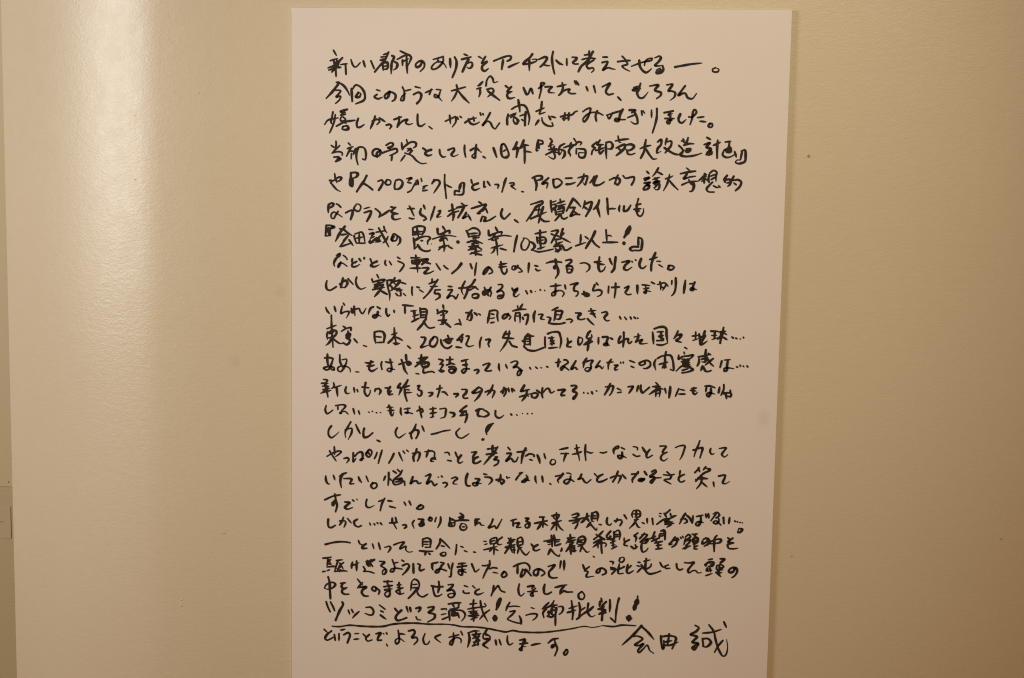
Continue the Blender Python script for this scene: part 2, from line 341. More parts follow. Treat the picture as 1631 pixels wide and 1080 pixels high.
'6': '''125,632 124,646 124,660/125,635 134,628 142,630 139,637 125,645/151,630 159,634 166,641/157,654 148,668 142,678 135,676 134,665 142,657 154,662 171,673/182,659 193,653 205,650 205,661 199,680/216,633 210,644 219,652 227,652 233,638 227,630 216,629/244,644 264,638/244,657 267,651 264,665 253,685/281,643 292,651 298,659 293,670/293,670 307,662 329,647/332,636 346,639/349,637 335,650 335,653 357,658/354,658 340,661 339,672 346,677 366,673/388,641 410,640/394,632 399,640 405,654 411,665/394,671 402,673 411,673/441,628 447,642/433,640 430,653 433,659 447,667 450,672 442,678/478,633 472,653 464,678/489,647 497,644 495,652 486,666 500,664/535,624 538,643 541,659 538,676/524,646 551,637/521,663 538,651 557,645/565,619 576,626/551,634 574,629 585,626/576,628 568,645 555,667/582,650 577,661 571,668 582,664 588,661/588,656 599,675/623,614 635,622/599,636 624,628 646,622 640,633 627,644 618,652/632,641 621,652 629,652/632,646 643,638/646,635 652,649/635,660 630,677/635,660 646,665 641,676 657,673 679,659/700,636 696,651 699,661 707,667 715,661 726,649/740,669 754,679/792,619 811,613 830,608 830,615 811,626 795,651 779,673/806,627 825,623/820,629 817,648/833,626 825,651/806,637 828,634/793,665 817,654 844,642/825,648 820,673 818,678/823,662 837,672 853,672/857,606 858,625 861,642/858,612 874,606/860,620 871,617 874,625 861,631/861,636 874,633/887,600 890,614/877,614 901,606/880,622 904,616/883,628 899,625 897,644/872,631 875,652/880,633 894,630/880,641 894,638/880,649 894,646/888,649 880,660 872,669/891,649 894,660 902,663 913,657/929,597 921,613 908,638/929,597 943,610 954,623/919,627 938,625/935,627 927,643 922,654 936,648 952,648/935,640 946,648/967,604 965,618 960,629/965,615 989,607 987,620 979,639 971,653/965,623 976,631/1013,601 1008,617 995,631/1006,620 1012,639 1017,655/1038,595 1040,614 1041,630 1043,646/1041,630 1052,627 1066,627/1079,616 1077,629 1079,637/1093,618 1093,634 1104,631 1114,615/1138,593 1134,612 1133,631 1139,647 1147,649 1155,636 1155,625/1130,614 1146,610/1125,628 1147,625/1131,633 1142,633''',
'7': '''117,701 117,718 114,736/117,701 131,701 144,706 131,712 131,734/114,736 131,734/125,709 126,732/180,703 165,722 148,753/162,711 180,714/177,714 191,725 205,733/168,731 188,728/191,733 180,747 174,756 163,770/174,750 188,736/166,770 183,764 200,758/194,747 208,766/211,733 214,746 219,757/214,727 236,721 242,729 248,757/219,757 248,757/228,724 228,754/219,741 239,737/259,711 276,712/262,726 276,723 268,734/265,740 279,734/265,745 262,754 276,753/265,756 287,739 296,747 282,753/276,748 293,742/284,720 316,714/293,706 304,725 316,747 327,767/310,700 313,711 321,722/299,731 290,742 287,750 302,750/324,733 319,744 307,755/344,732 338,743 350,746 355,732 344,724 338,732 335,744 341,749/349,725 364,737 364,751 355,762/406,703 407,717 406,728/406,703 425,697 445,700 445,711 437,725/420,703 425,730/408,717 439,714/409,725 437,722/409,736 412,753 412,772/409,745 425,736 445,730 459,730/428,736 414,744/459,730 465,735 456,746 457,757/412,772 420,764/423,758 434,772 448,778 460,777 465,774/434,744 440,744/468,754 469,754/488,704 491,721 503,720 517,712 528,709 528,717/505,696 514,709/472,738 500,729 525,725 550,728/511,723 497,743 506,740 511,734/497,740 517,734 522,742/508,740 512,762 510,778/492,773 503,762 511,756/495,765 528,756/525,761 540,768/*1.6 555,745 557,746/583,708 589,718 592,729/589,707 606,699 622,704 628,715 625,723/595,718 622,715/595,727 623,723/606,732 625,729/587,746 609,740 637,748/614,737 606,754 593,771/592,760 623,756/606,743 626,751/601,751 623,742/590,771 612,765 618,759 634,767/615,762 615,787/596,784 615,776 634,772/601,779 635,786/618,776 612,781/606,757 601,768/678,694 686,708/656,706 659,722 672,717 689,711 700,710 697,719/656,736 678,727 706,721 731,723/678,719 667,736 678,736/678,725 684,752 687,785/673,738 689,730/665,763 684,757 704,751/679,758 673,774 665,780/695,763 715,768/750,720 745,742 740,773/772,731 764,747 767,764 778,766 789,749 789,736 778,728 769,728/795,741 803,746 806,757 798,766/808,713 844,706/824,702 825,732 828,762/814,724 817,743/814,727 838,724 844,732 839,743 817,743/817,735 839,732/817,762 842,754/789,738 803,744 809,754 801,766/801,766 820,771 845,767 869,761/860,704 882,701 874,717 861,742/860,712 871,717/898,695 893,711 891,725/901,709 890,720/879,717 902,728 924,739/866,731 893,728/877,731 877,742/872,747 899,736/869,753 897,747/875,758 883,769 894,752/875,769 894,758/899,752 905,763 913,763 927,754/883,742 894,763/956,713 956,729 954,746/940,749 957,743 973,737/970,718 981,726/1002,701 994,720 981,742 973,756/992,728 1003,742 1017,752/1037,695 1039,716 1041,733/1041,714 1049,713 1057,716/1028,736 1049,735 1076,734/*1.9 1112,688 1104,704/*1.2 1103,704 1096,718/1113,682 1111,696 1100,715/1108,690 1100,707/*1.9 1095,735 1096,738/1141,717 1152,722 1153,746 1150,757 1126,759/1141,717 1142,747/1142,747 1123,748 1115,755 1123,761''',
'8': '''151,799 163,793 160,802 151,805/157,802 148,813 143,827 146,835/174,798 183,804 188,812/166,821 163,832 157,838 160,827 171,824 188,834/205,809 205,820 217,822/220,817 205,826 205,834 217,834 231,826/228,808 234,816/245,804 245,808/265,807 271,821/288,815 271,824 268,830 279,833 296,826/316,812 315,823 319,828/329,814 336,825/356,800 365,805/358,813 373,819 378,824 373,835 364,847/401,801 432,800/417,792 421,817 424,848/404,809 406,820/406,809 429,809 426,820 409,820/412,815 426,814/398,835 435,834/434,806 457,804 446,814 437,822/437,809 451,814 466,819/440,833 460,833 446,850 460,850 477,842/485,818 491,827 499,838/510,823 516,829 525,835/568,814 557,831 537,849/570,816 557,833/598,816 601,824 604,832/618,812 615,832 613,854/660,825 649,842 641,848 643,837 657,825 668,833 671,841 660,847/649,834 652,842/654,831 646,845/693,816 718,811/693,824 718,821/698,806 699,821 702,838 710,846 718,837 718,829/746,820 743,831 735,829 737,820 748,820 762,828 768,836 757,839/754,817 749,828/790,809 788,840/809,816 820,818/812,827 818,832 829,830/846,807 868,801 896,803/876,795 879,811 885,828 885,841 877,855/879,811 871,820 874,825 879,819/909,797 926,794 928,799 918,810 912,816 929,815 932,824 926,835 915,835 918,824 929,826/912,819 915,832/956,805 972,803 986,811 986,822 976,833/1018,783 1016,802 1016,819 1022,830 1033,824 1038,813/1002,800 1024,797/1011,805 1035,807/1051,788 1054,796 1060,807/1070,782 1068,804 1066,820 1058,831/1090,798 1114,794 1101,808 1098,819 1107,823 1123,813/1122,794 1125,797/1133,789 1136,791/1152,785 1147,802 1150,813 1158,816 1169,807/1197,765 1190,784 1185,804 1185,823/1179,787 1203,779/1201,792 1214,792/1209,803 1223,811/1242,805 1239,816 1250,818 1258,810 1250,805 1239,805''',
'9': '''120,883 117,897 120,911 129,915 140,910 152,902/163,894 183,881 189,889 180,904 172,904/174,873 170,890 167,904/191,875 209,894/220,869 217,883 223,900 234,908 251,902/271,873 274,884/288,859 294,870/274,884 294,878 314,875 308,883/280,893 308,883/280,901 311,889/294,878 288,898/274,909 314,900/308,892 297,912 280,932/297,909 311,917 323,923/322,877 325,900 331,922 331,943/322,877 339,877 334,888 328,894/328,894 337,897 339,908 334,911/348,868 342,880 334,888/339,883 365,876 354,893 339,908/345,885 353,891/356,877 368,882 385,887/342,905 351,905 365,901/354,910 373,907/365,904 368,918 368,926 359,927/351,919 359,927/376,918 385,926/406,897 405,911 407,925/421,896 430,898/430,905 444,913/472,868 472,882/461,885 489,873/491,870 478,890 461,915 444,933/466,893 492,892/483,904 500,903/483,904 481,915 495,917 498,926 484,937/525,891 539,892/525,903 539,902 531,916 523,930 534,922 545,924 551,931 559,916/581,873 573,890 570,904 576,918/561,896 584,894 609,889/592,892 587,912 579,929/614,867 603,884 592,895 595,901 617,889/612,889 626,900/606,895 614,892/606,917 615,913 626,916 623,925 612,927 605,923 606,917/645,891 651,905 659,918/667,890 657,907 643,916 640,908 648,902 662,899 668,907 665,921/643,910 654,907/690,881 703,881 704,889 687,905 701,900 709,909 704,923 690,926 690,917 707,914/693,920 704,917/736,891 743,905/754,891 743,899 754,894 751,899 743,908 743,916 749,919 761,910/781,898 787,909/797,898 800,903/812,900 813,900/828,894 830,896/842,895 844,897/861,882 897,877/878,874 878,890 876,909 867,912 867,904 881,897 897,895 906,903 901,914/908,876 911,889/925,875 950,869 939,880 939,894 950,896 951,905 945,912/970,896 978,907/964,904 978,901 986,904 986,909 975,911 967,904/978,907 986,906/1010,867 1016,874/1005,873 1000,887 1000,892 1019,889 1028,894 1025,905 1014,911/1050,877 1049,899/1060,880 1084,878/1072,866 1072,890 1069,914/1101,881 1114,875 1109,887 1104,895 1112,902 1123,900/1142,872 1143,899/1157,869 1182,871/1163,882 1179,879/1168,871 1171,888 1169,896 1163,893 1169,888 1185,890/1187,860 1198,865/1206,867 1230,861 1233,867 1228,878 1223,886/1214,858 1217,870 1217,884/1220,875 1228,878/1230,861 1241,872/1252,853 1252,866/1264,844 1265,863 1263,885 1258,896 1252,902/1295,851 1293,871 1291,892/1309,862 1327,859/1325,856 1320,870 1320,881 1312,881 1314,875 1331,880''',
'10': '''116,972 120,982 129,993/145,968 150,985/175,956 180,963/172,966 168,983 168,991 180,985 195,984 192,994 185,1006/212,966 212,979 215,996/203,973 206,987 215,984/203,985 215,976 229,973 232,981 240,989 252,971/277,966 269,969 263,980 260,991/266,969 277,964/289,965 300,971/292,982 289,996 280,1002 275,997 286,991 295,993 303,997/320,970 320,984 326,995 332,989/346,975 347,983/375,957 411,959/382,960 383,984/402,976 422,973/411,976 414,990/408,993 428,987/405,1012 419,1004 431,998/416,978 414,1001/433,965 435,984 436,997/433,968 453,969 456,977 453,991/436,978 453,977/439,988 453,986/439,996 456,994/453,1000 442,1017 425,1037/445,1008 454,1022 465,1030 482,1027/490,968 493,979/509,953 512,967/490,982 509,973 524,974 518,981/501,987 515,983/509,973 512,990/493,1004 521,1001/512,987 510,1015/521,1001 507,1015 499,1018/504,1009 513,1012/515,1009 535,1025/549,1016 561,1013 570,1017/563,998 566,1005 570,1017/585,976 602,976 605,987 600,1001 591,998/605,967 597,979 588,999/613,975 619,981/619,977 622,984/627,978 634,982/664,968 661,988 657,1008/664,968 680,965 689,968 689,984 692,1001/669,977 678,979/667,993 681,990/667,1007 681,1004/725,975 720,986 709,992 706,987 714,978 725,978 733,986 728,994/755,949 758,960/772,942 761,960/739,966 761,960 783,959/750,971 747,988 748,999/750,974 761,971 764,988 764,1004/753,982 761,982/778,979 789,976 789,992 784,1009/772,985 775,993/813,964 809,978 810,1000/824,975 838,974 832,988 844,991/887,950 879,954 868,960/879,959 879,976 875,993/879,962 901,962 898,975 893,987 877,988/879,973 893,974/852,982 863,985 858,1002/858,1002 874,1004 896,1003 911,999/915,989 929,987 935,991 929,998/945,966 962,968 954,977 954,985 965,987 976,984/986,959 1011,956/992,967 1008,967/994,951 1000,964 1011,980/984,984 995,995 1006,1004/1030,963 1044,960 1047,966 1039,977 1039,982 1047,989 1055,987/1087,973 1092,982/1104,975 1110,983/1122,974 1125,980/1134,974 1140,979/1145,976 1147,978''',
'11': '''120,1043 152,1030/135,997 136,1034 138,1065 141,1104/123,1054 120,1065 122,1079/123,1057 138,1048 152,1050 152,1059 141,1070 123,1074/129,1059 143,1053/138,1073 126,1091 116,1099/135,1068 152,1084 166,1091 178,1089/175,1033 184,1038/169,1050 184,1041 201,1037 201,1046/186,1060 198,1057 195,1069 186,1072 186,1060/192,1049 189,1069/189,1074 198,1077 195,1088 187,1094 175,1088/184,1063 195,1066/212,1074 224,1087/244,1095 255,1098/281,1049 281,1066 285,1086/281,1049 295,1046 309,1048 315,1059 312,1082/284,1064 304,1065/287,1084 312,1082/338,1056 358,1049/347,1032 349,1058 355,1089/352,1052 341,1070 327,1084/355,1064 366,1069 375,1074/344,1084 366,1084/349,1089 361,1086/392,1091 403,1100/437,1061 451,1063 448,1077 437,1095 451,1091 466,1085/477,1063 468,1074 468,1088 480,1091 491,1076 491,1062 482,1058 474,1063/503,1067 506,1081 515,1092 526,1095 537,1089 540,1086/512,1070 529,1064 543,1063/526,1053 531,1064 534,1072/520,1064 523,1075 532,1078 540,1066/517,1075 534,1069/576,1048 565,1060 557,1068 568,1065/576,1057 574,1065 571,1074/560,1066 574,1071/554,1090 574,1092/587,1053 596,1053 593,1067 588,1081 596,1087 613,1083/638,1055 633,1072 633,1091/652,1063 666,1062 661,1076 664,1086/719,1033 713,1044 708,1055/713,1044 733,1039/708,1055 744,1056/730,1032 725,1058 714,1080 700,1100/730,1066 739,1079 747,1082 756,1084/791,1039 783,1050 780,1064 781,1078/783,1047 811,1046/786,1056 800,1055/786,1064 800,1063/786,1075 801,1072/797,1041 799,1077/772,1062 781,1070 778,1081/778,1081 792,1092 814,1094 831,1088 845,1082/847,1048 847,1068 849,1084/855,1037 871,1031 891,1031 897,1044 900,1060 896,1083/858,1051 877,1049/864,1061 878,1058/869,1047 870,1075/864,1070 878,1069/866,1056 878,1067/860,1084 889,1080/920,1049 922,1062 919,1076 933,1079/933,1059 922,1068 922,1076 933,1077/957,1045 955,1056 958,1070 966,1064 969,1050 960,1045/994,1024 982,1036/987,1035 982,1044 988,1049 999,1043 998,1035/985,1047 991,1052/996,1052 985,1060 974,1069/977,1069 1002,1057/988,1058 988,1074 986,1088/1021,1045 1021,1065/1034,1042 1051,1042 1048,1056 1049,1067 1038,1067 1043,1061 1057,1069/1059,1044 1067,1048/1102,1024 1103,1046 1101,1072/1092,1038 1087,1049 1087,1060 1098,1054/1087,1060 1106,1048 1117,1045 1117,1056 1122,1060 1129,1053/1136,1039 1157,1033/1149,1028 1149,1041 1141,1055/1141,1055 1158,1047 1163,1046 1155,1058 1163,1060 1180,1057/1195,1021 1197,1037 1199,1059/1200,1010 1216,1004 1230,1003 1238,1008 1240,1028 1244,1055/1209,1020 1230,1018/1217,1032 1231,1031/1222,1020 1224,1045/1214,1034 1231,1042/1209,1048 1231,1047/1210,1061 1226,1062 1244,1055/1276,1015 1271,1029 1263,1041/1271,1029 1287,1026 1282,1037 1271,1046 1277,1048 1288,1051/1299,1067 1307,1072/1322,1030 1341,1027/1333,1016 1333,1041/1325,1044 1341,1038/1344,1022 1347,1038 1350,1057 1358,1054 1371,1044/1347,1035 1363,1026 1358,1038 1355,1046/1362,1013 1357,1032 1353,1051/1349,1030 1360,1035/1381,1012 1403,1012/1394,1012 1393,1036/1384,1026 1400,1025/1385,1039 1403,1033/1405,1014 1429,1011/1421,999 1419,1014 1414,1033 1412,1050/1422,1016 1403,1039/1413,1014 1414,1033/1414,1028 1425,1033 1433,1038/1422,1016 1432,1022/1449,1029 1454,1033/1461,1032 1465,1034/1475,1034 1476,1035/1485,1029 1486,1031''',
'12': '''112,1141 126,1139 141,1142/122,1128 122,1151 126,1168 138,1179/141,1144 135,1162 129,1176 118,1181 109,1175 118,1171 132,1169 144,1173 144,1180 135,1179/164,1129 165,1152 172,1166 178,1177/172,1145 187,1143 184,1160 175,1177 167,1185 158,1181 158,1172 170,1166 187,1167 198,1174 200,1185/218,1184 230,1184/250,1152 264,1153 278,1148/270,1146 264,1163 264,1174 273,1180 281,1176 293,1168/256,1163 267,1163 281,1159/306,1147 304,1159 307,1173/318,1147 333,1149 344,1147/334,1138 338,1155 339,1172 333,1179 324,1174 330,1168 344,1171 350,1171/364,1154 381,1148 398,1144 404,1150 395,1156 390,1153/387,1122 389,1139 392,1147/372,1138 378,1153 384,1173 393,1185/390,1150 401,1151/439,1119 438,1129 435,1143/429,1132 460,1127/457,1128 438,1143 418,1160/424,1146 449,1143 463,1145 461,1156 446,1162 438,1151/441,1151 458,1148/444,1160 455,1156/421,1182 432,1184/446,1165 447,1179 461,1176 475,1174 483,1177/497,1132 511,1136 503,1146/500,1149 511,1149 503,1166/498,1169 506,1174 515,1171 503,1166/500,1172 512,1169/523,1133 545,1131/534,1123 534,1137 531,1148/523,1151 540,1145 551,1148/531,1157 545,1155 554,1161 548,1173 537,1176 531,1168 540,1162 551,1167/573,1136 596,1129/587,1135 588,1152 582,1149/576,1149 593,1146/590,1149 588,1166 579,1175 574,1169 582,1161 599,1161/616,1165 627,1162 630,1166 624,1176/644,1147 658,1141 666,1141 658,1155 652,1164 661,1166 672,1164/697,1140 697,1154 700,1165/719,1142 725,1156/736,1136 750,1130 758,1132 756,1141 745,1152 756,1149 764,1154 770,1160 767,1174 759,1177 759,1168 764,1161 775,1161/798,1149 803,1156/817,1147 824,1152/835,1149 838,1150/853,1144 859,1147/882,1131 899,1127/893,1119 891,1144/910,1121 918,1121 924,1129 913,1138 908,1147 902,1155 899,1150 907,1141 916,1146 927,1154/902,1147 905,1155/949,1123 943,1134 935,1151 949,1144 952,1151 957,1149/971,1128 995,1121/984,1113 976,1128 974,1144/984,1122 1004,1120 998,1132 999,1144 988,1156 979,1150 985,1144 999,1144/1028,1120 1020,1132 1014,1143 1026,1137 1032,1142 1035,1146 1040,1138/1051,1125 1072,1122/1064,1114 1056,1128 1055,1147/1075,1133 1086,1132 1076,1144 1079,1149 1087,1145/1094,1122 1096,1126/1103,1121 1104,1126/1124,1116 1141,1122/1128,1134 1139,1139/1160,1120 1155,1124 1160,1130 1174,1124 1171,1116 1182,1114 1190,1120 1190,1131 1177,1140 1169,1140/1157,1122 1171,1114/1208,1109 1203,1123 1209,1145/1213,1106 1227,1098 1248,1094 1256,1096 1262,1110 1265,1126 1265,1143 1255,1140/1240,1083 1237,1100 1238,1119 1236,1138/1219,1125 1246,1117/1238,1119 1230,1136/1238,1124 1241,1135/1297,1082 1300,1089/1281,1093 1281,1106 1292,1098 1313,1094 1327,1091 1319,1102 1308,1105/1292,1106 1316,1108/1290,1114 1317,1116/1295,1122 1317,1122/1297,1106 1295,1128/1311,1105 1312,1127/1303,1108 1303,1125/1274,1145 1293,1128 1309,1130 1328,1138 1310,1147 1293,1150/1301,1130 1322,1127/1293,1142 1312,1136/1343,1096 1362,1093 1381,1087/1367,1073 1367,1092 1376,1106 1384,1117 1393,1125/1392,1100 1379,1111 1366,1123/1346,1099 1346,1115 1341,1126/1354,1104 1368,1101 1365,1112 1355,1112/1375,1084 1384,1089/1358,1126 1353,1142/1360,1128 1369,1142 1380,1142 1386,1139/1419,1107 1414,1129/1427,1104 1446,1102/1438,1107 1436,1123 1436,1137 1428,1140 1428,1132 1439,1129 1458,1131/1466,1124 1470,1126/1477,1118 1479,1123/1487,1121 1490,1124/1499,1120 1502,1124''',
'13': '''108,1213 122,1215 117,1224/102,1226 125,1226/114,1224 114,1238/105,1236 128,1235/105,1247 131,1243/99,1260 134,1249/117,1229 120,1249 124,1272/114,1249 105,1258/111,1227 125,1238/143,1223 145,1234 137,1243/145,1240 171,1230/154,1242 157,1269/186,1235 183,1250 189,1258 200,1255/212,1237 215,1254/223,1243 226,1251/252,1219 249,1236 249,1253 258,1264 266,1255 268,1244/240,1234 263,1236/286,1238 283,1249/283,1243 295,1237 303,1245 298,1257/318,1234 332,1236 326,1247/335,1230 326,1245/338,1244 329,1253 332,1256 344,1254/369,1218 360,1232 372,1232 364,1257/394,1205 386,1220 375,1232/375,1232 400,1224/383,1234 386,1257 392,1276/383,1248 409,1246/386,1237 400,1238/426,1224 434,1222 429,1235 440,1241 440,1252 432,1258 426,1251/463,1245 477,1245 474,1252 466,1257/502,1219 500,1238 494,1258/491,1232 511,1227/508,1241 517,1241 523,1246 528,1251/549,1246 563,1245 561,1250 555,1256/575,1230 591,1231 589,1241 580,1252 583,1259 595,1258/628,1223 620,1231 611,1240 628,1238 637,1233/631,1220 642,1228 637,1242 628,1256 617,1268/678,1212 673,1227 659,1247/653,1236 670,1229 684,1232 682,1240 676,1255/704,1234 721,1222 721,1236 715,1247/715,1218 712,1234 710,1239/729,1219 732,1233/740,1221 743,1232/743,1221 751,1229/782,1209 776,1220 771,1229 788,1225 799,1222/766,1248 802,1236/791,1225 788,1242 774,1262/788,1236 796,1245/805,1236 808,1247 816,1249/807,1236 819,1233 827,1238 819,1249 808,1247/823,1224 834,1232/842,1215 840,1235 843,1248/843,1232 856,1217 862,1217 870,1231 881,1225/892,1221 915,1219 906,1229 904,1238 915,1237/936,1205 950,1204 953,1208 942,1222 954,1228 951,1239 943,1249 943,1242 951,1236/946,1242 948,1236/976,1225 978,1228/989,1226 992,1229/1003,1223 1006,1229/1017,1218 1020,1220/1063,1193 1058,1207 1045,1231/1047,1205 1072,1201 1072,1209 1067,1224 1061,1232/1086,1208 1099,1214/1086,1223 1100,1220/1121,1202 1137,1200 1132,1210 1124,1223/1154,1197 1149,1218/1162,1195 1162,1209 1168,1220 1179,1211 1190,1201/1210,1185 1218,1193/1199,1199 1224,1196/1224,1198 1205,1213 1189,1225/1210,1202 1224,1204 1238,1206/1211,1210 1211,1232/1211,1213 1224,1210 1222,1232/1214,1221 1222,1218/1240,1203 1244,1220/1257,1197 1256,1214 1254,1233/1284,1202 1279,1216 1274,1228/1287,1204 1303,1207/1285,1220 1306,1219/1325,1200 1341,1198/1322,1206 1341,1208/1333,1197 1330,1211 1336,1219 1344,1213/1368,1191 1384,1190 1400,1195/1373,1193 1371,1210/1387,1198 1387,1212 1380,1225 1374,1218 1382,1212 1401,1216/1415,1192 1412,1211/1428,1184 1428,1199 1420,1219/1428,1213 1441,1210 1452,1212 1450,1222 1442,1221/1449,1201 1450,1212/1431,1210 1436,1218 1438,1229''',
'14': '''118,1301 115,1316 121,1328 130,1324 141,1315/150,1300 176,1296 184,1299 179,1308 170,1316/158,1303 158,1314/170,1325 164,1325 173,1319 184,1319 193,1327/210,1308 215,1326/228,1314 233,1328/262,1317 265,1319/274,1314 276,1315/288,1318 291,1319/301,1317 304,1318/325,1299 345,1298/331,1292 337,1307 337,1319 342,1327 348,1315/328,1310 348,1308/371,1300 371,1315 374,1323/382,1303 402,1299/394,1299 394,1316 385,1314 397,1314 411,1317/425,1308 442,1300 445,1309 439,1312/434,1292 437,1309 442,1329/468,1300 490,1296/471,1314 491,1310/479,1293 479,1327/471,1328 482,1324/502,1298 522,1296 522,1309 519,1323 505,1329/536,1308 550,1311 550,1319 542,1324/592,1284 581,1292 570,1304 592,1300/570,1318 598,1312/587,1301 570,1318/590,1303 593,1320 587,1340/623,1299 635,1293 649,1293/635,1293 629,1308 632,1316 646,1317/649,1296 660,1301 666,1309 652,1318 643,1318/688,1297 688,1311 694,1319 705,1319 716,1310/739,1306 742,1309/757,1307 761,1310/777,1303 778,1303/792,1303 796,1303/809,1302 810,1302''',
'15': '''136,1369 127,1383 127,1401 136,1409 150,1400 162,1388/202,1353 193,1369 183,1390 185,1407/182,1381 205,1375 205,1389 193,1414/219,1361 225,1374 234,1391/248,1373 245,1387 248,1403 260,1401 277,1387/291,1411 303,1416''',
'27': '''360,1366 354,1380 357,1394 366,1400 377,1393 389,1384/423,1352 417,1369 406,1387 409,1401/400,1384 420,1372 431,1374 429,1389 423,1400/443,1357 451,1376/474,1384 491,1380 514,1372 539,1367/570,1360 558,1375 564,1389 576,1393 590,1385 601,1377/682,1339 665,1348 657,1362 660,1377/677,1342 668,1356 660,1371/671,1345 660,1362/*1.4 646,1395 651,1393''',
'16': '''121,1473 141,1461 162,1453 170,1455 162,1464 150,1473/146,1439 147,1456 147,1465/130,1454 141,1471 153,1488/179,1478 191,1475 196,1480 188,1493/211,1457 211,1471 211,1488 220,1476/217,1468 228,1456 240,1454 243,1464 240,1481 234,1481 240,1475 248,1475/260,1449 254,1460 263,1469 271,1463 274,1450 266,1444 257,1458/263,1454 266,1460/292,1452 289,1462 283,1474/309,1444 303,1464 296,1490/349,1454 343,1468 332,1487/366,1450 372,1464 379,1478/380,1444 386,1452/392,1440 398,1446/426,1435 423,1448 415,1462 417,1477/412,1451 435,1447 435,1462 429,1476/452,1444 478,1440 486,1445 486,1459 489,1468/466,1437 461,1452 458,1463/489,1462 478,1465 475,1474 484,1475/478,1465 492,1468/520,1444 532,1443 537,1452/529,1469 543,1471/556,1441 561,1453 567,1465/576,1450 567,1462 565,1470 570,1477 582,1471/610,1439 626,1437 618,1448 615,1460 635,1455/632,1453 618,1462 618,1474 627,1475 641,1467/663,1426 697,1419/660,1444 694,1437/680,1414 680,1443/697,1417 683,1440 666,1460 652,1478/669,1452 686,1443/689,1451 697,1451 686,1460 700,1462 698,1473 686,1481/731,1417 739,1426/728,1438 742,1437 734,1452 726,1464 742,1454 751,1464 759,1462 765,1449/762,1432 776,1430 795,1424/790,1418 781,1439 776,1469/790,1444 804,1436 818,1440 818,1444/804,1455 813,1457/829,1439 835,1453 838,1466/851,1433 856,1450/877,1452 872,1463 877,1469 888,1465 888,1454 880,1451/902,1418 929,1411/907,1431 932,1430/924,1430 919,1444 916,1458/952,1413 968,1408/944,1432 960,1428 974,1422/957,1400 960,1420 966,1439 968,1453/987,1398 986,1422 989,1451/991,1421 1005,1425 1013,1423/1035,1422 1046,1423 1057,1419/1076,1410 1087,1401 1095,1399 1093,1406 1082,1409/1087,1401 1079,1415 1081,1426/1104,1403 1115,1408/1107,1419 1107,1434 1099,1439 1093,1431 1104,1429 1121,1436/1142,1398 1156,1401 1156,1409/1143,1424 1154,1430 1165,1428/1172,1399 1180,1411 1189,1422/1197,1405 1186,1422 1189,1433 1206,1424/1229,1393 1249,1393 1241,1406 1238,1414 1255,1412/1252,1412 1236,1423 1233,1434 1242,1441 1255,1433/1279,1396 1295,1389 1309,1389 1306,1408 1301,1423 1294,1436/1357,1370 1352,1387 1345,1404 1340,1424/1336,1402 1350,1397 1366,1393 1364,1409 1359,1427/1393,1394 1391,1405 1397,1413 1405,1410/1420,1393 1442,1390 1434,1403 1429,1412 1438,1420 1448,1412''',
'17': '''117,1540 118,1555 124,1566 130,1567/143,1536 149,1553/188,1526 174,1532 162,1541/176,1532 168,1547 168,1564 171,1578/179,1546 206,1547 200,1563 214,1562/229,1538 234,1550 240,1557/255,1534 263,1553/278,1556 272,1568 281,1576 292,1567 289,1557 278,1558/332,1519 332,1537 330,1563/321,1531 315,1547/335,1539 341,1545/347,1513 358,1520/361,1507 370,1515/378,1509 370,1524 353,1539 347,1550 353,1559 370,1555 384,1546 387,1560/356,1541 376,1538 367,1547 356,1550/376,1538 379,1546/414,1530 410,1542 406,1554 419,1544 427,1544 433,1552 442,1549/456,1526 473,1519 467,1537 462,1551 476,1542 487,1556 496,1550/499,1527 501,1528/510,1523 513,1526/516,1546 527,1545 530,1551 522,1561/544,1530 558,1525 564,1529 553,1539 550,1547 564,1548/598,1511 593,1528 593,1545 598,1552 607,1552/624,1527 638,1528 630,1541 632,1546 621,1551 615,1544 627,1541 644,1543/652,1510 663,1512/655,1520 675,1522 680,1530 669,1545/708,1509 708,1520 700,1535/694,1528 714,1526 720,1531 712,1543/706,1529 712,1540 717,1537/728,1515 731,1522/734,1519 739,1518/759,1525 770,1509 781,1500/770,1502 781,1499/793,1508 798,1514 787,1525 799,1525/799,1519 788,1531 779,1531 787,1525 804,1525/824,1510 824,1521 828,1534/846,1509 849,1528/872,1532 876,1536/890,1508 918,1500/915,1497 907,1509 898,1521 901,1529/926,1495 937,1496 943,1499/940,1505 938,1519 927,1531 918,1525 926,1517 940,1516 952,1523/976,1497 971,1509 965,1515 979,1511 985,1520 993,1525 1007,1514/1018,1493 1026,1501 1032,1503/1046,1494 1032,1503 1027,1515 1032,1520 1046,1517 1060,1509/1071,1505 1087,1498 1104,1498 1101,1512 1096,1522/1095,1482 1090,1498 1079,1518/1109,1492 1121,1505/1140,1490 1162,1487/1161,1481 1151,1496 1143,1507 1143,1517/1181,1479 1189,1490/1168,1509 1181,1503 1170,1512 1162,1509 1170,1503 1181,1507/1205,1479 1216,1473 1219,1478 1200,1496 1214,1496 1212,1504 1204,1516 1201,1513 1212,1501 1236,1497/1206,1513 1217,1501/1254,1477 1268,1488/1243,1487 1262,1488 1279,1484/1270,1486 1265,1499 1249,1502/1246,1505 1257,1511 1269,1517/1297,1471 1295,1486/1311,1483 1295,1492 1293,1503 1301,1509 1312,1504/1357,1459 1352,1467 1344,1476/1355,1461 1360,1472/1379,1455 1371,1466/1379,1460 1393,1463 1382,1474/1387,1468 1369,1480 1353,1498 1348,1504/1355,1492 1386,1494/1347,1498 1369,1494/1369,1489 1364,1511 1351,1529/1367,1506 1386,1522/1405,1505 1408,1521/1421,1484 1442,1480 1440,1491 1435,1506 1443,1508 1457,1500''',
